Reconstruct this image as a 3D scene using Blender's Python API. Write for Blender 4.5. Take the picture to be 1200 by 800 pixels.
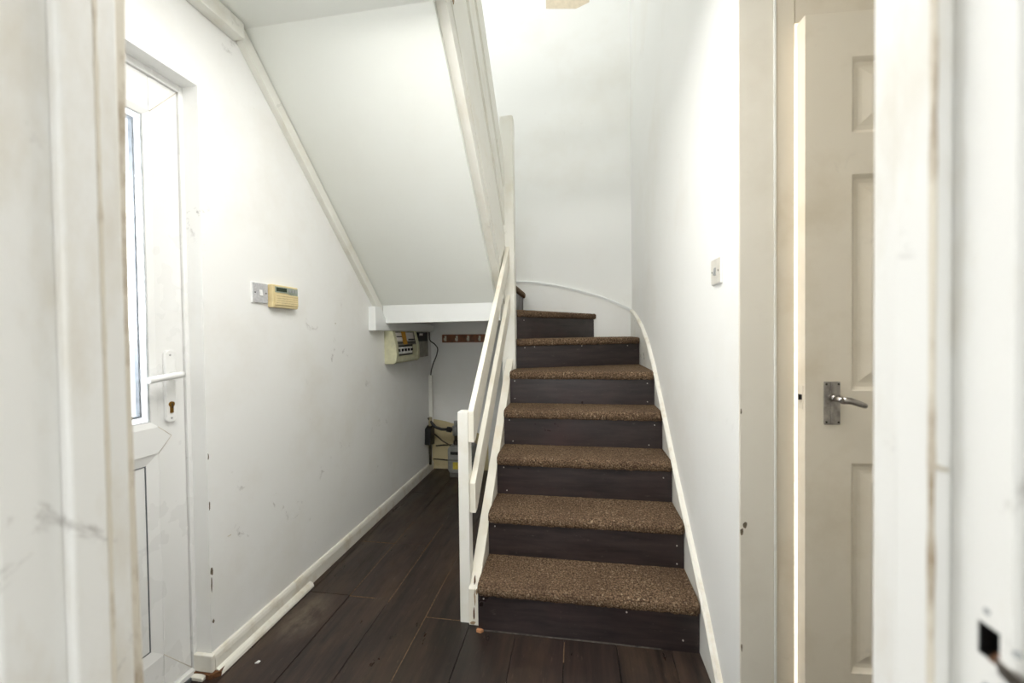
import bpy, bmesh, math, random
from mathutils import Vector, Matrix, noise
random.seed(7)
for o in list(bpy.data.objects):
    bpy.data.objects.remove(o)
scene = bpy.context.scene
C = scene.collection

# ------------------------------------------------------------------ camera
YAW, PITCH, ROLL, EYE = .1589, -.0174, -.0124, 1.2314
fwd = Vector((-math.sin(YAW)*math.cos(PITCH), math.cos(YAW)*math.cos(PITCH), math.sin(PITCH)))
rt = fwd.cross(Vector((0, 0, 1))).normalized()
up = rt.cross(fwd)
cr, sr = math.cos(ROLL), math.sin(ROLL)
rx = cr*rt + sr*up
uy = -sr*rt + cr*up
cam_data = bpy.data.cameras.new('camera')
cam = bpy.data.objects.new('camera', cam_data)
C.objects.link(cam)
rot = Matrix((rx, uy, -fwd)).transposed()
cam.matrix_world = Matrix.Translation((0, 0, EYE)) @ rot.to_4x4()
cam_data.sensor_width = 36
cam_data.lens = 472.45/1200*36
cam_data.clip_start = .02
cam_data.dof.use_dof = True
cam_data.dof.focus_distance = 2.1
cam_data.dof.aperture_fstop = 2.6
scene.camera = cam

# ------------------------------------------------------------------ world, lights, exposure
w = bpy.data.worlds.new('world')
scene.world = w
w.use_nodes = True
bg = w.node_tree.nodes['Background']
bg.inputs[0].default_value = (.93, .97, 1, 1)
bg.inputs[1].default_value = 1.2


def area(name, loc, target, sx, sy, power, col=(1, 1, 1)):
    d = bpy.data.lights.new(name, 'AREA')
    d.shape = 'RECTANGLE'
    d.size, d.size_y, d.energy, d.color = sx, sy, power, col
    o = bpy.data.objects.new(name, d)
    C.objects.link(o)
    o.location = loc
    o.rotation_euler = (Vector(target)-Vector(loc)).to_track_quat('-Z', 'Z').to_euler()
    return o


area('daylight_room_window', (-.1, -2.9, 1.5), (-.1, 2, 1.1), 2.2, 1.5, 13, (1, .985, .96))
area('room_fill_left', (-2.15, -.5, 1.5), (.2, .35, 1.2), 1.0, 1.5, 8, (.97, .985, 1))  # added fill for the right jamb face; the side wall has no window
area('room_fill_right', (1.95, -.5, 1.5), (-.4, .35, 1.2), 1.0, 1.5, 11, (.99, .99, 1))  # unseen fill added for the left jamb face, in front of a solid wall
area('daylight_upstairs_window', (-.45, -2.6, 3.9), (-.1, 3.5, 3.0), 1.0, .45, 12.5, (.98, .99, 1))
area('daylight_front_door', (-1.62, .86, 1.5), (0, 1.0, 1.3), .62, 1.0, 5, (.95, .975, 1))
area('daylight_side_room', (2.55, 2.3, 1.5), (1.5, 3.2, .7), 1.4, 1.4, 110, (1, .97, .92))
area('stairwell_fill_light', (-.95, 2.3, 4.9), (.4, 2.9, 2.0), .9, .9, 13, (.96, .98, 1))  # added light aimed at the stair wall; the ceiling above is closed
area('hall_fill_light', (-.38, .92, 2.45), (-.38, .92, 0), .8, .7, 11, (1, .985, .955))  # unseen fill added to brighten the hall, no known lamp

scene.view_settings.view_transform = 'Standard'
scene.view_settings.look = 'None'
scene.view_settings.gamma = 1
scene.view_settings.use_curve_mapping = False
scene.view_settings.exposure = 1.1
scene.cycles.use_denoising = True
scene.cycles.max_bounces = 10
scene.cycles.diffuse_bounces = 7
scene.cycles.sample_clamp_indirect = 6


# ------------------------------------------------------------------ materials
def lin(c):
    return tuple(((x/255)/12.92 if x/255 <= .04045 else ((x/255+.055)/1.055)**2.4) for x in c) + (1,)


class NT:
    def __init__(s, name):
        s.m = bpy.data.materials.new(name)
        s.m.use_nodes = True
        s.t = s.m.node_tree
        s.b = s.t.nodes['Principled BSDF']
        s.co = s.t.nodes.new('ShaderNodeTexCoord').outputs['Object']

    def n(s, typ, **kw):
        nd = s.t.nodes.new(typ)
        for k, v in kw.items():
            if k[0] == '_':
                setattr(nd, k[1:], v)
            else:
                k2 = int(k[1:]) if k[0] == 'i' and k[1:].isdigit() else k.replace('__', ' ')
                if hasattr(v, 'links'):
                    s.t.links.new(v, nd.inputs[k2])
                else:
                    nd.inputs[k2].default_value = v
        return nd

    def noise(s, scale, detail=4, rough=.55, stretch=None, dist=0, off=(0, 0, 0)):
        mp = s.n('ShaderNodeMapping', Vector=s.co, Scale=stretch or (1, 1, 1), Location=off)
        return s.n('ShaderNodeTexNoise', Vector=mp.outputs[0], Scale=scale, Detail=detail, Roughness=rough, Distortion=dist).outputs[0]

    def ramp(s, v, lo, hi, a=0., b=1.):
        return s.n('ShaderNodeMapRange', Value=v, i1=lo, i2=hi, i3=a, i4=b).outputs[0]

    def mix(s, fac, a, b, blend='MIX'):
        nd = s.t.nodes.new('ShaderNodeMix')
        nd.data_type = 'RGBA'
        nd.blend_type = blend
        for i, v in ((0, fac), (6, a), (7, b)):
            if hasattr(v, 'links'):
                s.t.links.new(v, nd.inputs[i])
            else:
                nd.inputs[i].default_value = v
        return nd.outputs[2]

    def math(s, op, a, b=0.):
        return s.n('ShaderNodeMath', _operation=op, i0=a, i1=b).outputs[0]

    def set(s, k, v):
        if hasattr(v, 'links'):
            s.t.links.new(v, s.b.inputs[k])
        else:
            s.b.inputs[k].default_value = v

    def bump(s, h, strength=.2, dist=.002):
        s.set('Normal', s.n('ShaderNodeBump', Height=h, Strength=strength, Distance=dist).outputs[0])


def paint(name, col, rough=.5, stain=(190, 180, 160), stain_amt=.35, scale=2.2, scuff=.0, scuffcol=(120, 112, 104),
          bump=.12, bscale=60, lo=.5, hi=.75, seed=0., stretch=None):
    t = NT(name)
    s1 = t.ramp(t.noise(scale, 6, .62, stretch=stretch, off=(seed, seed*2, 0)), lo, hi, 0, stain_amt)
    c = t.mix(s1, lin(col), lin(stain))
    if scuff:
        a = t.ramp(t.noise(9, 8, .68, stretch=(1, 1, 1), dist=.6, off=(3+seed, 1, 7)), .63, .72, 0, 1)
        b = t.ramp(t.noise(1.6, 3, .5, off=(9, seed, 2)), .42, .62, 0, scuff)
        c = t.mix(t.math('MULTIPLY', a, b), c, lin(scuffcol))
    t.set('Base Color', c)
    t.set('Roughness', t.ramp(t.noise(7, 3), .3, .7, rough-.07, rough+.1))
    if bump:
        t.bump(t.noise(bscale, 4, .6), bump, .002)
    return t.m


def plain(name, col, rough=.5, metal=0., bump=0, var=.15, scale=25):
    t = NT(name)
    d = tuple(max(0, int(x*(1-var))) for x in col)
    t.set('Base Color', t.mix(t.ramp(t.noise(scale, 5), .35, .7), lin(col), lin(d)))
    t.set('Roughness', rough)
    t.set('Metallic', metal)
    if bump:
        t.bump(t.noise(scale*6, 3), bump, .001)
    return t.m


M_wall = paint('wall_paint', (236, 236, 233), .62, (212, 204, 186), .5, 1.7, scuff=.16, bump=.16, bscale=45)
M_wall_left = paint('wall_paint_scuffed', (237, 237, 235), .6, (220, 215, 204), .45, 1.9, scuff=.7, bump=.16, bscale=45, seed=4)
M_wall_stair = paint('stairwell_paint', (240, 240, 237), .6, (226, 221, 210), .4, 1.5, scuff=.1, bump=.12, bscale=40, seed=8)
M_ceil = paint('ceiling_paint', (236, 238, 233), .7, (229, 229, 221), .4, 1.2, bump=.08)
M_trim = paint('trim_gloss', (231, 230, 223), .33, (206, 196, 172), .5, 5, scuff=.45, bump=.12, bscale=30, seed=2)
M_trim_clean = paint('beam_paint', (235, 237, 236), .4, (224, 224, 218), .3, 3, bump=.06, bscale=30)
M_skirt = paint('skirting_gloss', (230, 227, 217), .35, (190, 174, 142), .6, 12, scuff=.6, bump=.15, bscale=40, seed=5)
M_rail = paint('rail_cream', (235, 230, 216), .38, (216, 200, 170), .5, 7, scuff=.25, bump=.1, bscale=40, seed=1)
M_newel = paint('newel_white', (236, 234, 226), .38, (214, 202, 176), .35, 6, scuff=.3, bump=.1, bscale=40, seed=6)
M_jamb = paint('jamb_gloss', (226, 225, 221), .34, (200, 191, 172), .6, 14, scuff=.7, bump=.3, bscale=55, seed=3, stretch=(1, 1, .35))
M_grime = paint('grimy_paint', (206, 199, 184), .5, (140, 120, 94), .9, 26, bump=.3, bscale=90, lo=.5, hi=.7, stretch=(1, 1, .5))
M_upvc = paint('upvc_white', (230, 230, 228), .28, (220, 218, 210), .25, 4, scuff=.0, bump=.03, seed=9)
M_door = paint('interior_door_paint', (228, 218, 200), .42, (205, 190, 164), .6, 3.5, scuff=.25, bump=.07, bscale=150, seed=11)
M_frame2 = paint('door_lining_paint', (218, 208, 190), .4, (198, 182, 156), .6, 4, scuff=.3, bump=.1, bscale=60, seed=12)
M_pier = paint('pier_paint', (225, 219, 206), .5, (203, 194, 176), .5, 3, scuff=.25, bump=.12, bscale=50, seed=13)
M_rust = plain('rusty_wood', (120, 78, 44), .8, 0, .4, .5, 60)
M_scrape = plain('scraped_dark_wood', (104, 97, 90), .8, 0, .3, .5, 30)
M_bare = plain('bare_wood', (176, 150, 116), .7, 0, .3, .35, 50)
M_chip = plain('plaster_chip', (126, 112, 92), .9, 0, .5, .4, 200)
M_black = plain('black_plastic_and_hole_shade', (26, 26, 27), .45)
M_dark = plain('dark_gasket', (92, 96, 100), .6)
M_gasket = plain('pale_gasket', (196, 198, 198), .6)
M_spacer = plain('glazing_spacer', (176, 184, 194), .5, .3)
M_whitepl = plain('white_plastic', (238, 238, 236), .3, var=.04)
M_greyplate = plain('greyed_switch_face', (196, 196, 198), .45, var=.12, scale=120)
M_switch = plain('aged_switch_white', (216, 212, 202), .35, var=.05)
M_greyrock = plain('grey_rocker', (168, 170, 170), .4)
M_cream = plain('cream_plastic', (224, 206, 158), .4, var=.06)
M_cream2 = plain('cream_casing', (206, 204, 172), .45, var=.08)
M_lcd = plain('lcd_dark_green', (52, 66, 50), .2)
M_lcdpan = plain('keypad_panel', (158, 168, 152), .4)
M_chrome = plain('worn_chrome', (190, 184, 178), .28, 1., 0, .3, 40)
M_brass = plain('brass_cylinder', (150, 112, 50), .35, .9)
M_screw = plain('screw_head', (70, 66, 60), .4, .8)
M_nail = plain('nail_head', (216, 210, 200), .4, .3)
M_hookwood = plain('hook_board_wood', (140, 84, 46), .45, 0, .1, .3, 30)
M_hook = plain('white_hook', (232, 226, 208), .3)
M_label = plain('paper_label', (226, 220, 216), .6, var=.03)
M_orange = plain('orange_tag', (206, 150, 40), .5)
M_yellow = plain('yellow_label', (206, 184, 70), .5)
M_greybox = plain('grey_board', (158, 154, 142), .6)
M_greydark = plain('dark_grey_inset', (104, 103, 96), .5)
M_meter = plain('meter_grey', (142, 143, 138), .45, .1)
M_pipe = plain('painted_pipe', (176, 164, 130), .5)
M_copper = plain('dull_pipe', (74, 66, 54), .5, .5)
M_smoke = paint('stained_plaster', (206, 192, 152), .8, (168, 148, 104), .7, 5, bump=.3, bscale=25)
M_blind = plain('outside_board', (120, 125, 128), .7)
M_patch = plain('beige_patch', (222, 208, 184), .7, var=.06)

# glass
t = NT('clear_glass')
t.set('Base Color', (1, 1, 1, 1)); t.set('Roughness', .02); t.set('Transmission Weight', 1.); t.set('IOR', 1.03)
M_glass = t.m


def floor_mat():
    t = NT('dark_laminate')
    oi = t.n('ShaderNodeObjectInfo').outputs['Random']
    g = t.noise(2.6, 9, .66, stretch=(16, 1, 1), dist=.5)
    base = t.mix(t.ramp(g, .34, .68), lin((27, 22, 20)), lin((62, 49, 43)))
    base = t.mix(t.ramp(oi, 0, 1, 0, .45), base, lin((52, 36, 33)))
    n2 = t.noise(1.8, 8, .68, stretch=(2.2, .7, 1), off=(2.2, .3, 0))
    base = t.mix(t.ramp(n2, .47, .68, 0, .65), base, lin((88, 70, 55)))
    n4 = t.noise(1.1, 5, .6, stretch=(1.4, 1, 1), off=(7.2, 4.3, 0))
    base = t.mix(t.ramp(n4, .5, .7, 0, .6), base, lin((30, 29, 25)))
    n3 = t.noise(17, 7, .74, stretch=(3, .6, 1))
    base = t.mix(t.ramp(n3, .6, .72, 0, .4), base, lin((122, 106, 90)))
    # dusty smear by the skirting
    mp = t.n('ShaderNodeMapping', Vector=t.co, Location=(1.19*7, -1.59*4.2, 0), Scale=(7, 4.2, 1))
    ln = t.n('ShaderNodeVectorMath', _operation='LENGTH', i0=mp.outputs[0]).outputs['Value']
    sm = t.math('MULTIPLY', t.ramp(ln, .15, .75, 1, 0), t.ramp(t.noise(12, 6, .7, stretch=(1, .5, 1)), .4, .7))
    base = t.mix(t.math('MULTIPLY', sm, .7), base, lin((150, 136, 118)))
    t.set('Base Color', base)
    t.set('Roughness', t.ramp(t.noise(5, 6, .65, stretch=(2, .7, 1)), .3, .7, .24, .52))
    t.bump(t.noise(30, 4, .6, stretch=(5, .4, 1)), .12, .001)
    return t.m


M_floor = floor_mat()
M_joint = plain('worn_plank_edge', (132, 104, 76), .8, 0, 0, .5, 90)
M_sub = plain('dark_subfloor', (30, 24, 22), .8)


def carpet_mat():
    t = NT('brown_loop_carpet')
    v = t.n('ShaderNodeTexVoronoi', Vector=t.co, Scale=140, Randomness=.75)
    d = v.outputs['Distance']
    c = t.mix(t.ramp(d, .1, .75), lin((152, 126, 99)), lin((56, 43, 33)))
    c = t.mix(t.ramp(t.noise(260, 3, .6), .35, .65, 0, .5), c, lin((90, 72, 58)))
    c = t.mix(t.ramp(t.noise(80, 2, .6), .58, .72, 0, .5), c, lin((200, 178, 148)))
    c = t.mix(t.ramp(t.noise(4, 5, .6), .42, .68, 0, .5), c, lin((78, 61, 49)))
    t.set('Base Color', c)
    t.set('Roughness', .95)
    t.set('Specular IOR Level', .1)
    h = t.math('ADD', t.ramp(d, 0, .8, 1, 0), t.math('MULTIPLY', t.noise(160, 2), .5))
    t.bump(h, .7, .004)
    return t.m


M_carpet = carpet_mat()


def riser_mat():
    t = NT('dark_stained_riser')
    g = t.noise(5, 7, .6, stretch=(1, 1, 9), dist=.3)
    c = t.mix(t.ramp(g, .32, .7), lin((33, 27, 27)), lin((58, 47, 46)))
    c = t.mix(t.ramp(t.noise(3.2, 5, .6), .52, .72, 0, .5), c, lin((66, 46, 46)))
    c = t.mix(t.ramp(t.noise(22, 6, .75, stretch=(1, 1, 3)), .62, .76, 0, .6), c, lin((124, 114, 108)))
    t.set('Base Color', c)
    t.set('Roughness', t.ramp(t.noise(6, 5, .6), .3, .7, .26, .5))
    t.bump(t.noise(24, 4, .6, stretch=(1, 1, 6)), .15, .001)
    return t.m


M_riser = riser_mat()


# ------------------------------------------------------------------ mesh helpers
class MB:
    def __init__(s):
        s.bm = bmesh.new()

    def poly(s, pts):
        return s.bm.faces.new([s.bm.verts.new(p) for p in pts])

    def box(s, x0, x1, y0, y1, z0, z1):
        v = [s.bm.verts.new((x, y, z)) for x in (x0, x1) for y in (y0, y1) for z in (z0, z1)]
        for f in ((0, 1, 3, 2), (4, 6, 7, 5), (0, 4, 5, 1), (2, 3, 7, 6), (0, 2, 6, 4), (1, 5, 7, 3)):
            s.bm.faces.new([v[i] for i in f])
        return s

    def prism(s, a, b):
        """solid between two matching outlines"""
        va = [s.bm.verts.new(p) for p in a]
        vb = [s.bm.verts.new(p) for p in b]
        n = len(a)
        s.bm.faces.new(va)
        s.bm.faces.new(list(reversed(vb)))
        for i in range(n):
            j = (i+1) % n
            s.bm.faces.new((va[i], vb[i], vb[j], va[j]))
        return s

    def prism_x(s, yz, x0, x1):
        return s.prism([(x0, y, z) for y, z in yz], [(x1, y, z) for y, z in yz])

    def prism_y(s, xz, y0, y1):
        return s.prism([(x, y0, z) for x, z in xz], [(x, y1, z) for x, z in xz])

    def prism_z(s, xy, z0, z1):
        return s.prism([(x, y, z0) for x, y in xy], [(x, y, z1) for x, y in xy])

    def tube(s, pts, r, seg=10, r1=None):
        pts = [Vector(p) for p in pts]
        rings = []
        for i, p in enumerate(pts):
            d = (pts[min(i+1, len(pts)-1)]-pts[max(i-1, 0)]).normalized()
            u = d.orthogonal().normalized() if not rings else (u - d*u.dot(d)).normalized()
            v = d.cross(u)
            rr = r if r1 is None else r+(r1-r)*i/(len(pts)-1)
            rings.append([s.bm.verts.new(p+rr*(math.cos(a)*u+math.sin(a)*v)) for a in [2*math.pi*k/seg for k in range(seg)]])
        for a, b in zip(rings, rings[1:]):
            for k in range(seg):
                f = s.bm.faces.new((a[k], a[(k+1) % seg], b[(k+1) % seg], b[k]))
                f.smooth = True
        s.bm.faces.new(list(reversed(rings[0])))
        s.bm.faces.new(rings[-1])
        return s

    def strip(s, secs):
        """loft a closed section along a path: list of outlines"""
        rings = [[s.bm.verts.new(p) for p in sec] for sec in secs]
        n = len(rings[0])
        for a, b in zip(rings, rings[1:]):
            for k in range(n):
                s.bm.faces.new((a[k], a[(k+1) % n], b[(k+1) % n], b[k]))
        s.bm.faces.new(list(reversed(rings[0])))
        s.bm.faces.new(rings[-1])
        return s

    def out(s, name, mat, parent=None, bevel=0, seg=2):
        bmesh.ops.recalc_face_normals(s.bm, faces=s.bm.faces)
        me = bpy.data.meshes.new(name)
        s.bm.to_mesh(me)
        s.bm.free()
        me.materials.append(mat)
        o = bpy.data.objects.new(name, me)
        C.objects.link(o)
        if parent:
            o.parent = parent
            o.matrix_parent_inverse = parent_inv(parent)
        if bevel:
            b = o.modifiers.new('bevel', 'BEVEL')
            b.width, b.segments, b.limit_method, b.angle_limit = bevel, seg, 'ANGLE', .6
        return o


def wm(o):
    m = o.matrix_basis
    return wm(o.parent) @ o.matrix_parent_inverse @ m if o.parent else m


def parent_inv(p):
    return wm(p).inverted()


def box(name, mat, b, parent=None, bevel=0):
    return MB().box(*b).out(name, mat, parent, bevel)


def struct(o, label):
    o['kind'] = 'structure'
    o['label'] = label
    return o


def empty(name, loc, label, cat=None, rz=0, group=None):
    o = bpy.data.objects.new(name, None)
    C.objects.link(o)
    o.location = loc
    o.rotation_euler = (0, 0, rz)
    o.empty_display_size = .05
    o['label'] = label
    if cat:
        o['category'] = cat
    else:
        o['kind'] = 'structure'
    if group:
        o['group'] = group
    return o


def tag(o, label, cat, group=None):
    o['label'] = label
    o['category'] = cat
    if group:
        o['group'] = group
    return o


def rounded(cx, cy, hx, hy, r, n=4):
    """rounded rectangle outline in 2-D"""
    pts = []
    for sx, sy, a0 in ((1, 1, 0), (-1, 1, 90), (-1, -1, 180), (1, -1, 270)):
        for k in range(n+1):
            a = math.radians(a0+90*k/n)
            pts.append((cx+sx*(hx-r)+r*math.cos(a), cy+sy*(hy-r)+r*math.sin(a)))
    return pts


# ------------------------------------------------------------------ dimensions
XL, XR, YB = -1.33, .468, 3.56          # left wall, stair wall, back wall
YN, YH = .40, 1.272                     # hall side of the near wall, wall end by the inner door
ZC, ZT = 2.47, 5.0                      # hall ceiling, stairwell top
R_, G_, Y1 = .2, .2201, 1.6166          # riser, going, first riser
SX0, SX1 = -.416, .454                  # stair width between strings

# ------------------------------------------------------------------ floor
fl = box('floor', M_sub, (-2.3, 2.7, -3.0, 3.7, -.06, -.006))
struct(fl, 'dark laminate plank floor of the hall')
seams = [-1.5, -1.285, -1.077, -.873, -.665, -.46, -.258, -.06, .144, .348, .552, .756, .96, 1.164, 1.368, 1.6]
ends = {1: [1.75, 2.99], 2: [1.747, 2.23, 3.2], 3: [1.1, 2.455], 4: [.62, 1.66, 2.9], 5: [1.2, 2.6], 0: [1.4, 2.6]}
for i in range(len(seams)-1):
    cuts = [-.4] + ([y for y in ends.get(i, [.3+.37*((i*5) % 4)])]) + [3.56 if seams[i] < -.3 else 1.9]
    for a, b in zip(cuts, cuts[1:]):
        e = .0012
        box('plank', M_floor, (seams[i]+e, seams[i+1]-e, a+e, b-e, -.01, 0), fl, .0012)
# worn pale edges along some joints
for x0, x1, y0, y1 in ((-1.285, -1.077, 2.2275, 2.2325), (-1.077, -.95, 1.7445, 1.7495), (-.665, -.50, 1.6585, 1.6615),
                       (-.8745, -.8715, 1.73, 2.5), (-.876, -.870, 2.15, 2.3), (-1.079, -1.0755, 1.95, 2.5), (-1.0785, -1.076, 1.75, 1.95),
                       (-.6665, -.6638, 1.33, 2.0), (-.0615, -.0585, 1.5, 1.6)):
    MB().box(x0, x1, y0, y1, -.004, .0004).out('worn_joint', M_joint, fl)

# ------------------------------------------------------------------ walls
wl = MB()
wl.box(-1.455, XL, .29, YN, 0, ZT)
wl.box(-1.455, XL, YN, 1.262, 2.133, ZT)
wl.box(-1.455, XL, 1.262, YB+.1, 0, ZT)
wl = struct(wl.out('wall_left', M_wall_left), 'scuffed white wall on the left with the front door')
wb = struct(box('wall_back', M_wall_stair, (-1.455, .6, YB, YB+.12, 0, ZT)), 'white wall behind the stairs')
wr = struct(box('wall_right', M_wall_stair, (XR, .562, YH, YB, 0, ZT), bevel=.002), 'white wall along the right of the stairs')
wh = MB()
wh.box(.562, 1.72, YH+.004, 1.372, 2.2, ZC)
wh.box(1.46, 1.72, YH+.004, 1.372, 0, 2.2)
struct(wh.out('wall_hall', M_pier), 'wall around the inner door at the right')
struct(box('wall_end', M_wall, (1.62, 1.72, YN, YH, 0, ZC)), 'right end wall of the hall')
wn = MB()
wn.box(-1.33, -.55, .285, YN, 0, ZC)
wn.box(.292, 1.72, .285, YN, 0, ZC)
wn.box(-.55, .292, .285, YN, 2.06, ZC)
struct(wn.out('wall_front', M_wall), 'near wall with the doorway the view looks through')
wu = MB()
wu.box(-1.33, .6, .28, YN, 4.7, ZT)
wu.box(XR, .562, -2.9, YH, ZC+.2, ZT)
wu.box(-1.455, -1.33, -2.9, .29, ZC+.2, ZT)
wu.box(-1.455, .562, -3.0, -2.9, ZC+.2, ZT)
struct(wu.out('wall_upstairs', M_wall_stair), 'upstairs walls over the hall')
ce = MB()
ce.box(-1.33, 1.72, .287, 1.452, ZC, ZC+.2)
ce.box(-1.455, .6, -3.0, .287, ZC+.1, ZC+.2)
ce = struct(ce.out('ceiling', M_ceil), 'flat white hall ceiling running into the sloped underside of the upper stairs')
so = MB()
so.prism_x([(1.452, 2.47), (2.57, 1.440), (2.57, 1.50), (1.452, 2.53)], XL+.004, -.512)
so.out('sloped_soffit', M_ceil, ce)
struct(box('ceiling_top', M_ceil, (-1.455, .6, -3.0, YB+.1, ZT, ZT+.1)), 'ceiling high over the stairwell')
# the room the view is taken from
nr = MB()
nr.box(-2.3, -2.2, -3.1, .285, 0, ZC)
nr.box(2.0, 2.1, -3.1, .285, 0, ZC)
nr.box(-2.3, -1.33, .185, .285, 0, ZC)
nr.box(1.72, 2.0, .185, .285, 0, ZC)
nr.box(-2.2, -1.3, -3.1, -3.0, 0, ZC)
nr.box(1.1, 2.0, -3.1, -3.0, 0, ZC)
nr.box(-1.3, 1.1, -3.1, -3.0, 0, .7)
nr.box(-1.3, 1.1, -3.1, -3.0, 2.3, ZC)
struct(nr.out('wall_near_room', M_wall), 'walls of the room the view looks out of')
struct(box('ceiling_near_room', M_ceil, (-2.3, 2.1, -3.1, .285, ZC, ZC+.1)), 'ceiling of the room the view looks out of')
struct(box('trim_8', M_pier, (XR+.0005, .5600, YH-.008, YH-.0005, 0, ZC), bevel=.002), 'beige painted board covering the end of the stair wall')
# room beyond the inner door
rm = MB()
rm.box(2.6, 2.7, 1.372, 3.66, 0, ZC)
rm.box(.562, 2.6, YB, 3.66, 0, ZC)
rm.box(1.72, 2.7, 1.30, 1.372, 0, ZC)
struct(rm.out('wall_side_room', M_wall), 'walls of the bright room beyond the inner door')
struct(box('ceiling_side_room', M_ceil, (.562, 2.7, 1.372, 3.66, ZC, ZC+.1)), 'ceiling of the bright side room')
struct(box('floor_side_room', M_trim_clean, (.562, 2.6, 1.372, YB, -.005, .004)), 'pale floor of the bright side room')

# plaster chips on the corners (parts of the walls)
def chip(parent, axis, val, a, z, wd, h, mat=M_chip, seed=0):
    rnd = random.Random(seed)
    n = 9
    pts = []
    for k in range(n):
        an = 2*math.pi*k/n
        rr = .55+.45*rnd.random()
        pts.append((a+wd/2*rr*math.cos(an), z+h/2*rr*math.sin(an)))
    m = MB()
    sgn = .0012
    if axis == 'x+':
        m.prism([(val-.002, p, q) for p, q in pts], [(val+sgn, p, q) for p, q in pts])
    elif axis == 'x-':
        m.prism([(val+.002, p, q) for p, q in pts], [(val-sgn, p, q) for p, q in pts])
    else:
        m.prism([(p, val+.002, q) for p, q in pts], [(p, val-sgn, q) for p, q in pts])
    m.out('paint_chip', mat, parent)


chip(wr, 'y-', YH-.008, .482, .665, .016, .022, seed=1)
chip(wr, 'y-', YH-.008, .473, .645, .009, .03, seed=2)
chip(wr, 'y-', YH-.008, .472, .30, .006, .03, seed=3)
chip(wr, 'y-', YH-.008, .472, 1.0, .005, .02, seed=4)
chip(wl, 'x+', XL, 1.270, .375, .012, .035, seed=5)
chip(wl, 'x+', XL, 1.268, .33, .006, .07, seed=6)
chip(wl, 'x+', XL, 1.272, .19, .012, .02, seed=7)
chip(wl, 'x+', XL, 1.268, .62, .005, .04, seed=8)
chip(wl, 'x+', XL, 1.268, .80, .005, .03, seed=9)
chip(wl, 'x+', XL, 1.35, .47, .02, .006, M_grime, seed=10)
chip(wl, 'x+', XL, 2.07, 1.305, .012, .008, M_grime, seed=11)
# beige patch high on the back wall
MB().prism_y([(-.235, 4.055), (.02, 4.02), (.135, 4.06), (.13, 4.25), (-.235, 4.25)], YB-.002, YB+.002).out('bare_plaster_patch', M_patch, wb)

# ------------------------------------------------------------------ skirting and trims
sk = MB()
prof = [(0, 0), (.016, 0), (.016, .055), (.013, .068), (.008, .077), (0, .08)]
sk.strip([[(XL+x, y, z) for x, z in prof] for y in (1.262, 3.545)])
sk = struct(sk.out('baseboard_left', M_skirt), 'grubby white skirting board along the left wall')
q = MB()
qp = [(.0, 0), (.022, 0), (.020, .010), (.012, .020), (0, .024)]
q.strip([[(XL+.016+x, y, z) for x, z in qp] for y in (1.262, 1.5, 1.79)])
q.out('quadrant_bead', M_skirt, sk)
r = MB()
r.box(-1.392, XL+.016, 1.246, 1.262, .018, .08)
r.out('return_piece', M_skirt, sk, .004)
r = MB()
r.prism_z([(-1.392, 1.240), (-1.36, 1.246), (-1.318, 1.236), (-1.292, 1.262), (-1.30, 1.285), (-1.392, 1.262)], .0, .018)
r.out('broken_end', M_rust, sk)
box('broken_end', M_skirt, (-1.385, -1.335, 1.226, 1.245, 0, .014), sk, .003)

# boxed trim under ceiling, sloped trim along soffit, batten further on
tr = struct(box('trim_1', M_trim, (XL, XL+.05, YN, 1.425, 2.405, ZC-.003), bevel=.003), 'white boxed trim under the hall ceiling on the left wall')
sl = (1.440-2.47)/(2.57-1.452)
def soff(y): return 2.47+sl*(y-1.452)
tr = MB()
tr.prism_x([(1.425, soff(1.425)-.075), (1.425, 2.467), (1.452, 2.464), (2.57, soff(2.57)-.006), (2.57, soff(2.57)-.09), (2.44, soff(2.44)-.085)], XL, XL+.03)
struct(tr.out('trim_2', M_trim, bevel=.002), 'white sloped trim where the stair underside meets the left wall')
tr = MB()
tr.prism_x([(2.435, 1.268), (2.435, 1.425), (2.50, 1.425), (2.572, 1.352), (3.5, 1.318), (3.5, 1.268)], XL, XL+.05)
struct(tr.out('trim_3', M_trim_clean, bevel=.002), 'white batten on the left wall over the fuse box')
tr = MB()
tr.prism_y([(XL+.03, 1.318), (-.487, 1.322), (-.487, 1.447), (XL+.03, 1.440)], 2.572, 2.62)
struct(tr.out('trim_4', M_trim_clean, bevel=.003), 'white beam under the foot of the upper stair flight')

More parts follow.
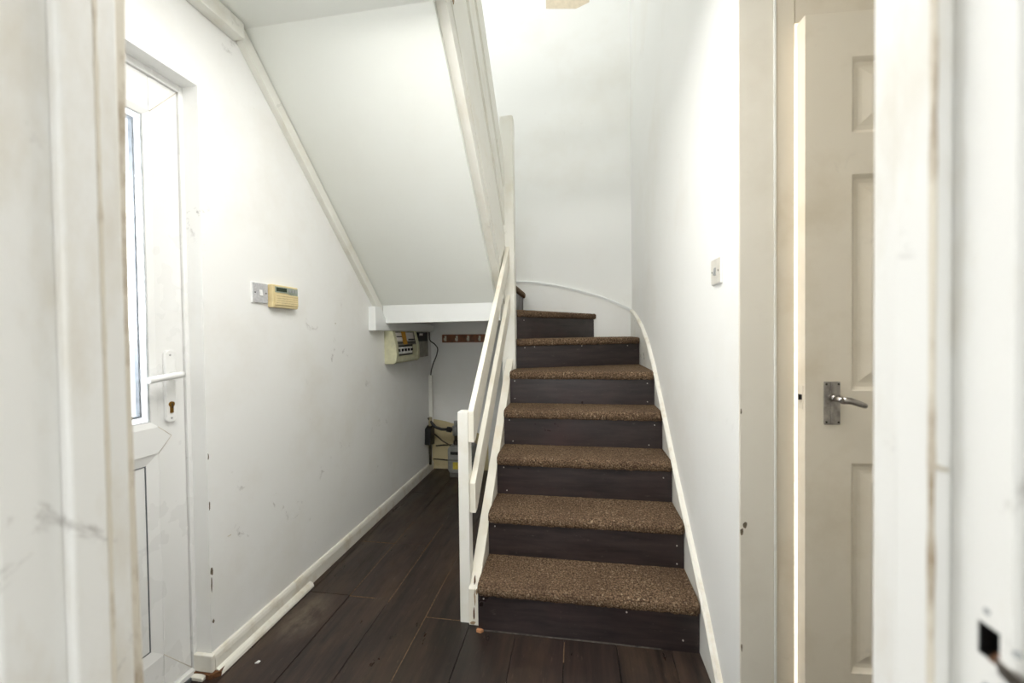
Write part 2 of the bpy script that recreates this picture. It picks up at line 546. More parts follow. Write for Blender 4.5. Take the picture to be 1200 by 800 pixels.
# ------------------------------------------------------------------ near doorway lining (with stops, architrave, strike)
def lining(name, side, label):
    s = side                                    # +1 right jamb, -1 left jamb
    xf = .26 if s > 0 else -.52                 # lining face
    e = empty(name, (xf, .34, 0), label)
    def bx(x0, x1): return (min(x0, x1), max(x0, x1))
    zt = 2.06
    yfar = .40 if s > 0 else .394
    if s > 0:
        # rebate face has the strike mortise cut out of it
        y0, y1, z0, z1 = .294, .3085, 1.018, 1.040
        m = MB()
        for a, b, c, d in ((.287, yfar, 0, z0), (.287, yfar, z1, zt), (.287, y0, z0, z1), (y1, yfar, z0, z1)):
            m.box(xf, xf+.03, a, b, c, d)
        m.out('jamb', M_jamb, e)
        m = MB()
        m.box(xf+.026, xf+.029, y0, y1, z0, z1)
        m.box(xf+.001, xf+.026, y0, y0+.0008, z0, z1)
        m.box(xf+.001, xf+.026, y1-.0008, y1, z0, z1)
        m.box(xf+.001, xf+.026, y0, y1, z0, z0+.0008)
        m.box(xf+.001, xf+.026, y0, y1, z1-.0008, z1)
        m.out('mortise_shade_liner', M_black, e)  # black liner puts the shade inside the hole into its colour
        MB().prism_x([(y0, z0), (y0+.008, z0), (y0+.003, z0+.008), (y0, z0+.009)], xf+.0005, xf+.012).out('torn_wood', M_rust, e)
        MB().prism_x([(.279, z0-.006), (.294, z0-.003), (.2955, z0+.006), (.279, z0+.004)], xf-.001, xf+.002).out('strike_plate', M_chrome, e)
        MB().tube([(.2475, .3275, 1.138), (.2465, .325, 1.136), (.250, .3235, 1.134), (.255, .3245, 1.133)], .0022, 8, .0016).out('paint_drip', M_grime, e)
        for yy, zz in ((.302, 1.049), (.284, 1.035), (.302, 1.0)):
            MB().tube([(xf+.001, yy, zz), (xf-.0006, yy, zz)], .0022).out('screw', M_greyrock, e)
        stop = (.326, .360)
    else:
        box('jamb', M_jamb, (xf-.03, xf, .283, yfar, 0, zt), e, .003)
        stop = (.329, .362)
    b = bx(xf-s*.014, xf)
    box('door_stop', M_jamb, (b[0], b[1], stop[0], stop[1], 0, zt), e, .003)
    # grimy paint build-up along the stop corner
    b = bx(xf-s*.0145, xf-s*.0125)
    m = MB()
    yy = stop[0] if s > 0 else stop[1]
    rnd = random.Random(3 if s > 0 else 4)
    secs = []
    for k in range(90):
        wd = .0012+rnd.random()*.0014
        z = .5+k*.016
        secs.append([(b[0], yy-wd, z), (b[1], yy-wd, z), (b[1], yy+wd, z), (b[0], yy+wd, z)])
    m.strip(secs)
    m.out('paint_ridge', M_grime, e)
    # far bead: hall-side architrave edge
    b = bx(xf, xf+s*.06)
    if s > 0:
        box('hall_architrave', M_jamb, (b[0]+.005, b[1], yfar, yfar+.014, 0, zt+.06), e, .004)
    else:                                         # this old board bows a little along its length
        secs = []
        for k in range(23):
            z = k*.096
            xe = -.5315+.0065*min(1, ((z-1.2)/.42)**2)
            secs.append([(-.58, yfar, z), (xe-.002, yfar, z), (xe, yfar+.002, z), (xe, yfar+.012, z), (xe-.003, yfar+.0155, z), (-.58, yfar+.0155, z)])
        MB().strip(secs).out('hall_architrave', M_grime, e)
    b = bx(xf+s*.006, xf+s*.07)
    box('room_architrave', M_jamb, (b[0], b[1], .266, .285, 0, zt+.06), e, .004)
    return e


lining('trim_5', -1, 'blurred white door lining close by at the left edge')
lining('trim_6', 1, 'blurred white door lining close by at the right edge, with a strike mortise')
struct(box('trim_7', M_jamb, (-.52, .26, .287, .40, 2.06, 2.09)), 'head of the near door lining, over the view')

# ------------------------------------------------------------------ front door (left wall)
d1 = empty('door_1', (-1.40, .83, 0), 'white plastic front door with a long glass pane in the left wall')
XF = -1.40
m = MB()
m.box(-1.45, -1.392, 1.248, 1.275, 0, 2.133)
m.box(-1.45, -1.392, .39, .415, 0, 2.133)
m.box(-1.45, -1.392, .415, 1.248, 2.108, 2.133)
m.box(-1.45, -1.392, .415, 1.248, 0, .03)
m.out('door_frame', M_upvc, d1, .002)
m = MB()
m.box(-1.44, XF, 1.150, 1.246, .032, 2.106)
m.out('stile', M_upvc, d1, .002)
box('stile', M_upvc, (-1.44, XF, .417, .513, .032, 2.106), d1, .002)
for y0, y1, z0, z1 in ((.514, 1.149, 1.990, 2.106), (.514, 1.149, .032, .155)):
    box('rail', M_upvc, (-1.44, XF-.0004, y0, y1, z0, z1), d1, .002)
m = MB()
m.prism_x([(.513, .845), (1.150, .845), (1.195, .895), (1.150, .935), (.513, .935), (.468, .895)], -1.44, XF+.0012)
m.out('middle_rail', M_upvc, d1, .001)


def frame_ring(mb, y0, y1, z0, z1, wd, xa, xb, slope=.0):
    o_ = [(y0, z0), (y1, z0), (y1, z1), (y0, z1)]
    i_ = [(y0+wd, z0+wd), (y1-wd, z0+wd), (y1-wd, z1-wd), (y0+wd, z1-wd)]
    for k in range(4):
        j = (k+1) % 4
        a, b, c, d = o_[k], o_[j], i_[j], i_[k]
        mb.prism([(xa, *a), (xa, *b), (xa, *c), (xa, *d)],
                 [(xb, *a), (xb, *b), (xb-slope, *c), (xb-slope, *d)])


m = MB(); frame_ring(m, .513, 1.150, .935, 1.990, .018, -1.413, XF+.001, .006); m.out('glazing_bead', M_upvc, d1)
m = MB(); frame_ring(m, .531, 1.132, .953, 1.972, .003, -1.413, XF-.007); m.out('gasket', M_gasket, d1)
box('pane', M_glass, (-1.413, -1.410, .533, 1.130, .955, 1.970), d1)
box('pane', M_glass, (-1.433, -1.430, .533, 1.130, .955, 1.970), d1)
m = MB(); frame_ring(m, .545, 1.112, .972, 1.952, .007, -1.429, -1.414); m.out('glazing_spacer', M_spacer, d1)
m = MB(); frame_ring(m, .513, 1.150, .155, .845, .034, -1.45, XF-.001, .008); m.out('panel_bead', M_upvc, d1)
m = MB(); frame_ring(m, .5475, 1.1155, .1885, .8115, .0035, -1.43, XF-.0085); m.out('gasket', M_dark, d1)
box('lower_panel', M_upvc, (-1.43, XF-.010, .5495, 1.1135, .1905, .8095), d1)
box('threshold', M_upvc, (-1.47, -1.385, .415, 1.248, .0, .028), d1, .003)
box('threshold_edge', M_dark, (-1.386, -1.378, .415, 1.246, .0, .012), d1)
# seams of the welded corners
for p0, p1 in (((1.150, 1.990), (1.246, 2.106)), ((1.150, .155), (1.246, .032)), ):
    m = MB(); m.tube([(XF, *p0), (XF, *p1)], .0012, 5); m.out('weld_seam', M_grime, d1)
for p0, p1 in (((1.150, .935), (1.195, .895)), ((1.195, .895), (1.150, .845))):
    m = MB(); m.tube([(XF+.0008, *p0), (XF+.0008, *p1)], .0012, 5); m.out('weld_seam', M_grime, d1)
hp = empty('handle_set', (XF, 1.19, 1.07), 'x')
del hp['label'], hp['kind']
hp.parent = d1; hp.matrix_parent_inverse = parent_inv(d1)
o_ = rounded(1.189, 1.067, .0185, .125, .017)
m = MB(); m.prism_x(o_, XF, XF+.012); m.out('handle_plate', M_whitepl, hp, .003)
m = MB()
m.tube([(XF+.005, 1.19, 1.105), (XF+.048, 1.19, 1.105)], .0105, 14)
m.tube([(XF+.048, 1.2, 1.106), (XF+.050, 1.185, 1.106), (XF+.052, 1.12, 1.102), (XF+.052, 1.082, 1.098)], .0115, 14, .0105)
m.out('lever', M_whitepl, hp)
m = MB()
m.tube([(XF+.010, 1.188, 1.005), (XF+.016, 1.188, 1.005)], .0095, 16)
m.box(XF+.010, XF+.0155, 1.183, 1.193, .975, 1.0)
m.out('key_cylinder', M_brass, hp)
box('keyhole', M_black, (XF+.0158, XF+.0166, 1.1865, 1.1895, .992, 1.008), hp)
for zz in (1.175, .957):
    MB().tube([(XF+.010, 1.188, zz), (XF+.0128, 1.188, zz)], .0035, 10).out('screw', M_greyrock, hp)

# ------------------------------------------------------------------ inner six-panel door (right)
d2 = empty('door_2', (.62, 1.30, 0), 'cream six panel inner door standing slightly ajar at the right')
m = MB()
m.box(.5605, .615, 1.262, 1.372, 0, 2.2)
m.out('jamb', M_frame2, d2, .003)
box('jamb', M_frame2, (1.405, 1.46, 1.262, 1.372, 0, 2.2), d2, .003)
box('head', M_frame2, (.615, 1.405, 1.264, 1.372, 2.096, 2.2), d2, .002)
box('jamb_bead', M_trim, (.5585, .566, 1.259, 1.263, 0, 2.2), d2, .0015)
LF = bpy.data.objects.new('door_leaf', None)          # placed at the latch corner, turned a little
LW, LH, LT = .782, 2.083, .037
leaf_m = Matrix.Translation((.6205, 1.222, .004)) @ Matrix.Rotation(math.radians(3.4), 4, 'Z')
xs = [0, .118, .335, .447, .664, LW]
zs = [0, .281, .864, 1.062, 1.649, 1.759, 1.963, LH]
mb = MB()
cells = [(i, j) for i in (1, 3) for j in (1, 3, 5)]
for i in range(5):
    for j in range(7):
        if (i, j) not in cells:
            mb.poly([(xs[i], 0, zs[j]), (xs[i+1], 0, zs[j]), (xs[i+1], 0, zs[j+1]), (xs[i], 0, zs[j+1])])
mb.poly([(0, LT, 0), (0, LT, LH), (LW, LT, LH), (LW, LT, 0)])
mb.poly([(0, 0, 0), (0, 0, LH), (0, LT, LH), (0, LT, 0)])
mb.poly([(LW, 0, 0), (LW, LT, 0), (LW, LT, LH), (LW, 0, LH)])
mb.poly([(0, 0, LH), (LW, 0, LH), (LW, LT, LH), (0, LT, LH)])
mb.poly([(0, 0, 0), (0, LT, 0), (LW, LT, 0), (LW, 0, 0)])
bmesh.ops.remove_doubles(mb.bm, verts=mb.bm.verts, dist=1e-5)
LF = mb.out('door_leaf', M_door)
LF.parent = d2
LF.matrix_basis = Matrix.Identity(4)
LF.matrix_parent_inverse = parent_inv(d2) @ leaf_m


def on_leaf(mb, name, mat, bevel=0):
    o = mb.out(name, mat, None, bevel)
    o.parent = LF
    return o


for i, j in cells:
    x0, x1, z0, z1 = xs[i], xs[i+1], zs[j], zs[j+1]
    mb = MB()
    rings = []
    for ins, dep in ((0, 0), (.003, .002), (.011, .009), (.022, .010), (.030, .0085), (.052, .0025)):
        rings.append([(x0+ins, dep, z0+ins), (x1-ins, dep, z0+ins), (x1-ins, dep, z1-ins), (x0+ins, dep, z1-ins)])
    vr = [[mb.bm.verts.new(p) for p in r_] for r_ in rings]
    for a, b in zip(vr, vr[1:]):
        for k in range(4):
            mb.bm.faces.new((a[k], a[(k+1) % 4], b[(k+1) % 4], b[k]))
    mb.bm.faces.new(vr[-1])
    o = on_leaf(mb, 'panel', M_door)
# lever handle
mb = MB()
pl = [(.047, .970), (.088, .970), (.088, 1.088), (.047, 1.088)]
mb.prism_y(pl, -.0045, 0)
on_leaf(mb, 'handle_plate', M_chrome, .0018)
mb = MB(); mb.prism_y([(.062, .972), (.074, .972), (.074, 1.086), (.062, 1.086)], -.0062, -.004); on_leaf(mb, 'handle_plate_rib', M_chrome, .001)
mb = MB()
mb.tube([(.068, -.003, 1.044), (.068, -.020, 1.044)], .0095, 14)
mb.tube([(.068, -.012, 1.044), (.068, -.046, 1.043)], .0078, 14)
mb.tube([(.064, -.046, 1.0435), (.085, -.047, 1.042), (.100, -.047, 1.0365), (.115, -.046, 1.031), (.122, -.046, 1.029)], .0098, 14, .0066)
on_leaf(mb, 'lever', M_chrome)
for x in (.052, .083):
    for z in (.977, 1.081):
        mb = MB(); mb.tube([(x, -.004, z), (x, -.0052, z)], .0028, 10); on_leaf(mb, 'screw', M_screw)
mb = MB(); mb.box(-.0012, 0, .008, .030, 1.01, 1.075); on_leaf(mb, 'latch_plate', M_frame2)
mb = MB(); mb.prism_z([(-.011, .012), (0, .012), (0, .026), (-.004, .026)], 1.036, 1.05); on_leaf(mb, 'latch_bolt', M_black)

# ------------------------------------------------------------------ staircase
st = empty('staircase', (0, Y1, 0), 'dark brown winding staircase with brown carpeted treads', 'staircase')
NX0, NX1, NY0, NY1 = -.490, -.404, 2.645, 2.73            # tall newel
ris = []
for k in range(5):
    y = Y1+G_*k
    ris.append(((SX0, y), (SX1, y)))
ris.append(((-.404, 2.700), (SX1, 3.075)))
ris.append(((-.408, 2.730), (.156, YB)))
ris.append(((-.455, 2.730), (-.464, YB)))


def riser(k):
    (xa, ya), (xb, yb) = ris[k]
    d = Vector((xb-xa, yb-ya, 0)).normalized()
    n = Vector((d.y, -d.x, 0))                       # towards the climber
    z0, z1 = R_*k-(.04 if k else 0), R_*(k+1)-.030
    a, b = Vector((xa, ya, 0)), Vector((xb, yb, 0))
    m = MB()
    q = [a, b, b-n*.018, a-n*.018]
    m.prism([(p.x, p.y, z0) for p in q], [(p.x, p.y, z1) for p in q])
    o = m.out('riser', M_riser, st)
    L = (b-a).length
    if k == 0:
        MB().box(xa+.02, xb-.14, ya-.002, ya, 0, .004).out('scraped_foot', M_scrape, o)
    zb = R_*k
    spots = {0: [(.024, .135), (.60, .135), (.81, .045)], 1: [(.03, .135), (.84, .10), (.84, .02)], 2: [(.035, .14), (.83, .12), (.05, .02)],
             3: [(.03, .14), (.05, .02), (.83, .13), (.80, .02)], 4: [(.03, .14), (.83, .13), (.03, .03), (.83, .02)],
             5: [(.13, .145), (.48, .145), (.06, .14), (.84, .14)], 6: [(.08, .13)], 7: []}[k]
    for u, z in spots:
        p = a+d*min(u, L-.02)
        MB().tube([(p.x, p.y, zb+z), (p.x+n.x*.0025, p.y+n.y*.0025, zb+z)], .0032, 8).out('nail_head', M_nail, o)
    return a, b, d, n


def tread(k):
    """carpeted tread: rolled nosing over the riser line, then the flat, back to the next riser"""
    a, b, d, n = riser(k)
    z = R_*(k+1)
    if k < 4:
        c0, c1 = Vector((SX0, Y1+G_*(k+1), 0)), Vector((SX1, Y1+G_*(k+1), 0))
        back = [c0, c1]
    elif k == 4:
        back = [Vector((*ris[5][0], 0)), Vector((*ris[5][1], 0))]
    elif k == 5:
        back = [Vector((*ris[6][0], 0)), Vector((*ris[6][1], 0)), Vector((SX1, YB, 0))]
    elif k == 6:
        back = [Vector((-.45, 2.73, 0)), Vector((-.464, YB, 0))]
    else:
        back = [Vector((XL, 2.70, 0)), Vector((XL, YB, 0))]
    L = (b-a).length
    NU = max(8, int(L/.012))
    prof = [(-.004, -.046), (.010, -.047), (.017, -.043), (.021, -.034), (.022, -.022), (.0205, -.012), (.016, -.004), (.008, 0), (-.004, .0015)]
    m = MB()
    rows = []
    for i in range(NU+1):
        u = i/NU
        p = a.lerp(b, u)
        ed = 0.
        e_ = min(u, 1-u)*L
        if e_ < .012:
            ed = (1-e_/.012)**2
        row = []
        for h, dz in prof:
            w_ = noise.noise(Vector((p.x*55, p.y*55, dz*90+k*7)))
            lowrag = .004*noise.noise(Vector((p.x*120, p.y*120, 5.3+k))) if dz < -.04 else 0
            hh = h*(1-.5*ed)+.0016*w_
            zz = z+dz+.0012*noise.noise(Vector((p.x*70, h*90, k)))+lowrag-(.006*ed if dz > -.02 else -.006*ed if dz < -.04 else 0)
            q_ = p+n*hh
            row.append(m.bm.verts.new((q_.x, q_.y, zz)))
        rows.append(row)
    for r0, r1 in zip(rows, rows[1:]):
        for j in range(len(prof)-1):
            fc = m.bm.faces.new((r0[j], r1[j], r1[j+1], r0[j+1]))
            fc.smooth = True
    # flat carpet
    if len(back) == 2:
        NV = 10
        prev = [r_[-1] for r_ in rows]
        for j in range(1, NV+1):
            v = j/NV
            cur = []
            for i in range(NU+1):
                u = i/NU
                s0 = a.lerp(b, u)-n*.004
                s1 = back[0].lerp(back[1], u)
                p = s0.lerp(s1, v)
                cur.append(m.bm.verts.new((p.x, p.y, z+.0015+.0012*noise.noise(Vector((p.x*40, p.y*40, k))))))
            for i in range(NU):
                fc = m.bm.faces.new((prev[i], prev[i+1], cur[i+1], cur[i]))
                fc.smooth = True
            prev = cur
        tail = [prev[0], prev[-1]]
    else:
        c0, c1, c2 = back
        vs = [m.bm.verts.new((c0.x, c0.y, z+.0015)), m.bm.verts.new((c1.x, c1.y, z+.0015)), m.bm.verts.new((c2.x, c2.y, z+.0015))]
        m.bm.faces.new([r_[-1] for r_ in rows]+[vs[2], vs[1], vs[0]])
    o = m.out('carpet_tread', M_carpet, st)
    # tread board below the carpet
    m = MB()
    q = [a+n*.002, b+n*.002]+list(reversed(back))
    m.prism([(p.x, p.y, z-.040) for p in q], [(p.x, p.y, z-.004) for p in q])
    m.out('tread_board', M_riser, st)


for k in range(8):
    tread(k)
# outer (left) string of the lower flight
m = MB()
def tops(y): return .168+.9085*(y-1.655)
m.prism_x([(1.640, 0), (1.640, tops(1.64)), (NY0, tops(NY0)), (NY0, 0)], -.463, -.4175)
m.out('outer_string', M_rail, st, .003)
# landing block and its underside
box('landing_underside', M_trim_clean, (XL+.052, -.49, 2.622, YB, 1.36, 1.40), st)
# wall strings with a bead on top: right wall run and back wall sweep
rw = [(1.395, .055), (1.412, .073), (1.537, .200), (1.70, .335), (1.976, .557), (2.25, .795), (2.52, 1.028), (2.72, 1.165), (2.95, 1.275), (3.2, 1.355), (3.40, 1.405), (YB, 1.432)]
bw = [(XR, 1.432), (.40, 1.468), (.32, 1.508), (.18, 1.563), (.02, 1.612), (-.186, 1.664), (-.36, 1.695), (-.527, 1.706), (-.70, 1.706), (XL, 1.706)]
m = MB()
m.prism_x(rw+[(YB, .2), (1.7, 0), (1.395, 0)], XR-.012, XR-.0005)
m.out('wall_string', M_trim, st)
m = MB()
m.prism_y(bw+[(XL, 1.45), (-.5, 1.1), (XR, .2)], YB-.012, YB-.0005)
m.out('wall_string', M_wall_stair, st)


def bead(path, fn):
    secs = []
    n_ = len(path)
    for i, (s_, z_) in enumerate(path):
        p0, p1 = path[max(i-1, 0)], path[min(i+1, n_-1)]
        tx, tz = p1[0]-p0[0], p1[1]-p0[1]
        l_ = math.hypot(tx, tz)
        nx, nz = -tz/l_, tx/l_
        if nz < 0:
            nx, nz = -nx, -nz
        sec = []
        for off, out_ in ((-.022, .004), (-.022, .018), (-.004, .022), (.002, .014), (.003, .0)):
            sec.append(fn(s_+nx*off, z_+nz*off, out_))
        secs.append(sec)
    return secs


m = MB(); m.strip(bead(rw, lambda y, z, o: (XR-o, y, z))); m.out('string_bead', M_skirt, st)
m = MB(); m.strip(bead(bw, lambda x, z, o: (x, YB-o, z))); m.out('string_bead', M_trim_clean, st)

# ------------------------------------------------------------------ banister of lower and upper flight
bn = empty('banister', (-.47, 1.68, 0), 'cream painted plank banister on the left of the stairs', 'banister')
m = MB(); m.box(-.504, -.458, 1.650, 1.705, 0, .905)
m.out('newel_post', M_newel, bn, .003)
m = MB(); m.box(-.4585, -.440, 1.655, 1.70, 0, .17)
m.out('newel_packing', M_newel, bn, .003)
for i, (x, z, w_, h_) in enumerate(((-.436, .12, .008, .09), (-.440, .05, .009, .07), (-.428, .145, .012, .03), (-.437, .19, .006, .04), (-.445, .012, .03, .02))):
    rnd = random.Random(40+i)
    pts = [(x+w_/2*(.5+.5*rnd.random())*math.cos(a_), z+h_/2*(.6+.4*rnd.random())*math.sin(a_)) for a_ in [2*math.pi*k/9 for k in range(9)]]
    m = MB(); m.prism_y([(p, max(.001, q_)) for p, q_ in pts], 1.6385, 1.656); m.out('split_wood', M_rust if i % 2 else M_bare, bn)
box('tall_newel_post', M_newel, (NX0, NX1, NY0, NY1, 0, 2.675), bn, .003)
for z0, z1, yb in ((.775, .912, 1.652), (.470, .602, 1.662)):
    s_ = .9085
    m = MB()
    m.prism_x([(yb, z0), (yb, z1-.004), (yb+.006, z1+.004), (NY0, z1+s_*(NY0-yb)), (NY0, z0+.02+s_*(NY0-yb)), (yb+.03, z0+.004)], -.458, -.432 if z0 < .6 else -.433)
    m.out('handrail' if z0 > .6 else 'rail', M_rail, bn, .003)

ub = empty('upper_banister', (-.49, NY0, 1.5), 'white plank banister and string of the upper flight overhead', 'banister')
def lineZ(y, off): return 2.482-.895*(y-1.472)+off
def upper(name, o0, o1, x0, x1, mat, y0=.95, y1=NY0-.002, bev=.003):
    m = MB()
    m.prism_x([(y0, lineZ(y0, o0)), (y0, lineZ(y0, o1)), (y1, lineZ(y1, o1)), (y1, lineZ(y1, o0))], x0, x1)
    return m.out(name, mat, ub, bev)
upper('soffit_edging', 0, .085, -.512, -.467, M_newel, y0=1.455)
upper('string', .088, .455, -.505, -.464, M_newel, y0=1.455)
upper('rail', .52, .70, -.497, -.462, M_newel, y0=1.40)
upper('handrail', .775, .955, -.497, -.462, M_newel, y0=1.40)
m = MB(); m.prism_x([(1.462, lineZ(1.462, .10)), (1.462, lineZ(1.462, .32)), (1.60, lineZ(1.60, .30)), (1.545, lineZ(1.56, .12))], -.4642, -.4615)
m.out('bare_patch', M_bare, ub)
box('landing_newel', M_newel, (-.51, -.425, 1.36, 1.452, ZC+.2, 3.75), ub)

for z in (2.99, 3.26, 3.56):
    box('landing_rail', M_newel, (-.43, XR-.002, 1.39, 1.425, z-.07, z+.07), ub)

# ------------------------------------------------------------------ switches and keypad
def switch(name, face_x, sgn, yc, zc, label, face_mat, rock_mat, grp=None):
    e = empty(name, (face_x, yc, zc), label, 'switch')
    def bx(a, b, y0, y1, z0, z1): return (min(a, b), max(a, b), y0, y1, z0, z1)
    x = face_x
    box('back_plate', M_whitepl, bx(x, x+sgn*.007, yc-.043, yc+.043, zc-.043, zc+.043), e, .002)
    box('face', face_mat, bx(x+sgn*.007, x+sgn*.0095, yc-.041, yc+.041, zc-.041, zc+.041), e, .001)
    m = MB()
    x2 = x+sgn*.0095
    m.prism_y([(x2, zc-.013), (x2+sgn*.005, zc-.012), (x2+sgn*.0015, zc+.012), (x2, zc+.013)], yc-.008, yc+.008)
    m.out('rocker', rock_mat, e)
    for dy in (-.030, .030):
        MB().tube([(x2, yc+dy, zc), (x2+sgn*.001, yc+dy, zc)], .003, 10).out('screw', M_screw, e)
    return e


switch('light_switch', XL, 1, 1.523, 1.421, 'greyed light switch beside the cream keypad on the left wall', M_greyplate, M_whitepl)
switch('light_switch', XR, -1, 1.440, 1.433, 'white light switch with grey rocker on the right stair wall', M_switch, M_greyrock)

kp = empty('keypad', (XL, 1.65, 1.363), 'cream control keypad with small dark display on the left wall', 'keypad')
m = MB(); m.prism_x([(1.572, 1.363), (1.733, 1.363), (1.733, 1.464), (1.572, 1.464)], XL, XL+.026)
m.out('casing', M_cream, kp, .004)
box('flap', M_cream, (XL+.026, XL+.030, 1.582, 1.730, 1.374, 1.424), kp, .002)
MB().prism_x([(1.586, 1.430), (1.66, 1.430), (1.70, 1.421), (1.728, 1.421), (1.728, 1.456), (1.586, 1.456)], XL+.026, XL+.0285).out('display_panel', M_lcdpan, kp)
box('display', M_lcd, (XL+.0285, XL+.0295, 1.592, 1.655, 1.435, 1.452), kp)
for i in range(3):
    box('button', M_greyrock, (XL+.0285, XL+.030, 1.668+i*.02, 1.682+i*.02, 1.436, 1.450), kp, .001)
for z in (1.384, 1.394, 1.404, 1.414):
    box('groove', M_bare, (XL+.0298, XL+.0303, 1.59, 1.725, z, z+.0012), kp)

# ------------------------------------------------------------------ fuse box group on the left wall
cu = empty('fuse_box', (XL, 2.86, 1.04), 'cream fuse box with labels under the white batten', 'fuse box')
prof = [(XL, 1.035), (-1.262, 1.035), (-1.245, 1.05), (-1.240, 1.10), (-1.243, 1.16), (-1.256, 1.22), (-1.268, 1.267), (XL, 1.267)]
m = MB(); m.prism([(x, 2.645, z) for x, z in prof], [(x, 2.685, z) for x, z in prof]); m.out('end_cap', M_cream2, cu, .003)
m = MB(); m.prism([(x, 3.03, z) for x, z in prof], [(x, 3.07, z) for x, z in prof]); m.out('end_cap', M_cream2, cu, .003)
box('body', M_greydark, (XL, -1.285, 2.685, 3.03, 1.04, 1.262), cu)
pb = [(-1.285, 1.037), (-1.262, 1.037), (-1.250, 1.05), (-1.248, 1.085), (-1.285, 1.085)]
m = MB(); m.prism([(x, 2.686, z) for x, z in pb], [(x, 3.029, z) for x, z in pb]); m.out('lower_cover', M_cream2, cu)
pb = [(-1.285, 1.165), (-1.252, 1.165), (-1.264, 1.22), (-1.272, 1.262), (-1.285, 1.262)]
m = MB(); m.prism([(x, 2.686, z) for x, z in pb], [(x, 3.029, z) for x, z in pb]); m.out('upper_cover', M_greybox, cu)


def cov(z):  # x of upper cover front
    return -1.252-(.012*(z-1.165)/.055 if z < 1.22 else .012+.008*(z-1.22)/.042)


def onc(name, mat, y0, y1, z0, z1, d=.0012):
    m = MB()
    m.prism([(cov(z0)+d, y0, z0), (cov(z0)+d, y1, z0), (cov(z1)+d, y1, z1), (cov(z1)+d, y0, z1)],
            [(cov(z0)-.002, y0, z0), (cov(z0)-.002, y1, z0), (cov(z1)-.002, y1, z1), (cov(z1)-.002, y0, z1)])
    return m.out(name, mat, cu)


onc('label', M_label, 2.69, 2.80, 1.195, 1.255)
onc('label', M_label, 2.86, 3.0, 1.195, 1.255)
onc('label_line', M_black, 2.70, 2.79, 1.222, 1.230, .0018)
onc('label_line', M_black, 2.69, 3.02, 1.176, 1.184, .0018)
onc('label_line', M_black, 2.89, 3.01, 1.198, 1.208, .0018)
onc('orange_tag', M_orange, 2.79, 2.86, 1.168, 1.262, .003)
for i in range(5):
    y = 2.71+i*.055
    b_ = box('breaker', M_whitepl, (-1.285, -1.262, y, y+.042, 1.10, 1.150), cu, .002)
    box('breaker_switch', M_black, (-1.262, -1.252, y+.012, y+.030, 1.118, 1.137), b_)
cs = empty('switch_board', (XL, 3.2, 1.05), 'small grey switch board behind the fuse box', 'board')
box('board', M_greybox, (XL, -1.285, 3.09, 3.37, 1.052, 1.262), cs, .003)
box('top_unit', M_black, (-1.285, -1.262, 3.10, 3.30, 1.185, 1.258), cs, .003)
box('label', M_label, (-1.2621, -1.2605, 3.12, 3.19, 1.232, 1.25), cs)

# coat hooks on the back wall
ch = empty('coat_hook_rail', (-.99, YB, 1.2), 'brown wooden coat hook rail on the wall under the stairs', 'coat hooks')
box('board', M_hookwood, (-1.217, -.74, YB-.018, YB, 1.165, 1.238), ch, .003)
for i in range(5):
    x = -1.182+.107*i
    m = MB()
    m.box(x-.009, x+.009, YB-.022, YB-.018, 1.178, 1.225)
    m.tube([(x, YB-.021, 1.188), (x, YB-.04, 1.182), (x, YB-.055, 1.190), (x, YB-.058, 1.205)], .0055, 8)
    m.tube([(x, YB-.021, 1.215), (x, YB-.036, 1.222)], .005, 8)
    m.out('hook', M_hook, ch)

# cable, conduit
m = MB()
m.tube([(-1.318, 3.49, 1.262), (-1.318, 3.49, 1.20), (-1.305, 3.49, 1.178), (-1.27, 3.49, 1.155), (-1.244, 3.49, 1.125), (-1.240, 3.49, 1.10), (-1.252, 3.49, 1.05), (-1.285, 3.49, .975), (-1.303, 3.49, .92), (-1.312, 3.49, .86)], .005, 8)
tag(m.out('cable', M_black), 'loose dark cable curving above the corner conduit', 'cable')
cd = box('cable_conduit', M_trim, (XL+.002, XL+.034, 3.476, 3.506, .43, .872), bevel=.004)
tag(cd, 'white vertical cable conduit in the corner under the stairs', 'conduit')
# black supply head in the corner
sh = empty('supply_head', (-1.31, 3.44, .25), 'black electricity supply head in the back left corner', 'electrical unit')
m = MB(); m.prism_x([(3.36, .27), (3.47, .25), (3.475, .40), (3.44, .43), (3.37, .41)], XL+.001, XL+.055); m.out('body', M_black, sh, .006)
m = MB(); m.tube([(-1.30, 3.42, .26), (-1.30, 3.42, .08)], .012); m.out('cable_tail', M_copper, sh)
m = MB(); m.tube([(-1.30, 3.43, .42), (-1.30, 3.44, .50)], .016); m.out('gland', M_pipe, sh)
# stained plaster low in the corner belongs to the back wall
MB().prism_y([(XL, .0), (-.80, .0), (-.80, .30), (-1.05, .40), (-1.2, .44), (XL, .46)], YB-.003, YB+.002).out('stained_plaster', M_smoke, wb)

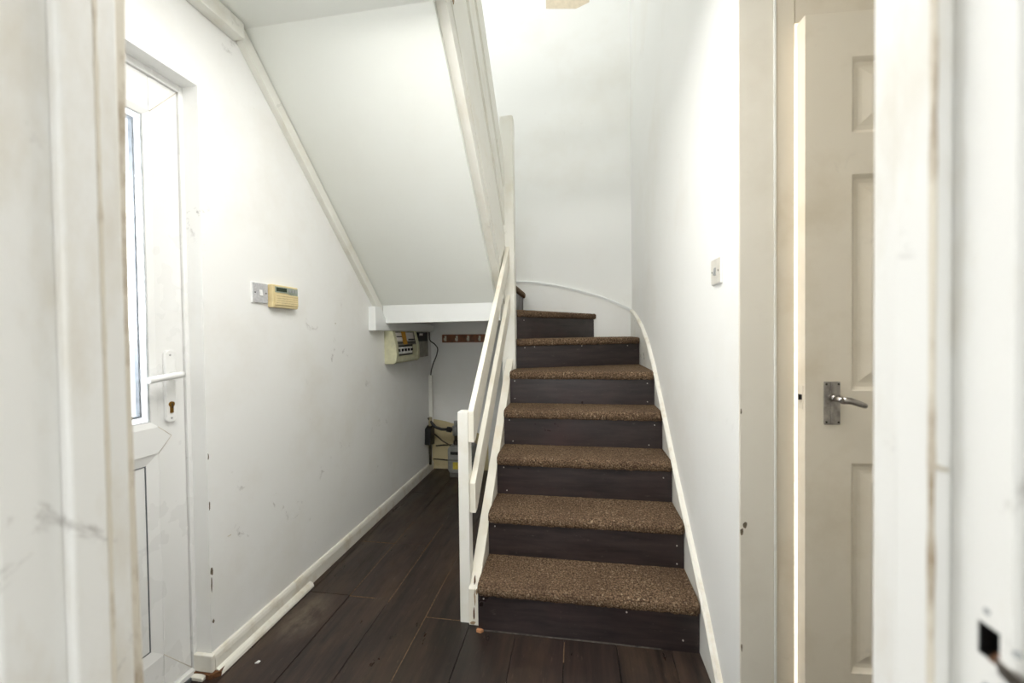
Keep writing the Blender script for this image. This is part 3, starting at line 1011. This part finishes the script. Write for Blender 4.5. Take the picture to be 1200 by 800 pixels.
gm = empty('gas_meter', (-1.02, 3.42, 0), 'grey gas meter on the floor under the stairs behind the newel', 'gas meter')
m = MB(); m.prism_y(rounded(-1.0, .155, .112, .115, .03), 3.34, 3.50); m.out('body', M_meter, gm, .006)
box('counter', M_black, (-1.085, -1.0, 3.334, 3.342, .20, .225), gm)
box('label', M_yellow, (-1.065, -.97, 3.335, 3.341, .075, .135), gm)
box('band', M_greydark, (-1.114, -.886, 3.336, 3.345, .148, .156), gm)
box('foot', M_greydark, (-1.10, -.90, 3.35, 3.49, 0, .042), gm)
for x in (-1.06, -.94):
    m = MB(); m.tube([(x, 3.42, .26), (x, 3.42, .30)], .022, 12); m.tube([(x, 3.42, .30), (x, 3.42, .40)], .014, 12); m.out('union', M_copper, gm)
m = MB(); m.tube([(-1.06, 3.42, .35), (-1.06, 3.42, .43)], .030, 14); m.tube([(-1.06, 3.42, .42), (-1.06, 3.42, .475)], .016, 12); m.out('regulator', M_meter, gm)
m = MB(); m.tube([(-1.10, 3.42, .395), (-1.14, 3.42, .40)], .024, 12); m.out('valve', M_black, gm)
m = MB()
m.tube([(-1.318, 3.44, .495), (-1.29, 3.43, .455), (-1.245, 3.42, .415), (-1.19, 3.42, .398), (-1.13, 3.42, .398), (-1.07, 3.42, .398)], .0125, 10)
m.out('flexible_hose', M_black, gm)
hp_ = [[(-1.29, 3.50, .335), (-1.20, 3.47, .28), (-1.09, 3.44, .235)], [(-1.28, 3.52, .22), (-1.2, 3.5, .235), (-1.09, 3.45, .255)], [(-1.30, 3.5, .105), (-1.2, 3.49, .105), (-1.09, 3.45, .11)]]
for p in hp_:
    MB().tube(p, .0065, 8).out('pipe', M_copper, gm)

# bits on the floor
m = MB(); m.prism_z([(-.422, 1.604), (-.402, 1.600), (-.393, 1.610), (-.405, 1.6145), (-.420, 1.6145)], 0, .010)
tag(m.out('wood_splinter', plain('splinter_wood', (196, 140, 96), .8)), 'pale orange wood splinter by the foot of the stairs', 'splinter')
m = MB(); m.prism_z([(-1.213, 1.328), (-1.200, 1.330), (-1.199, 1.340), (-1.208, 1.341)], 0, .003)
tag(m.out('paint_flake', M_whitepl), 'white paint flake lying on the dark planks by the left skirting', 'flake')
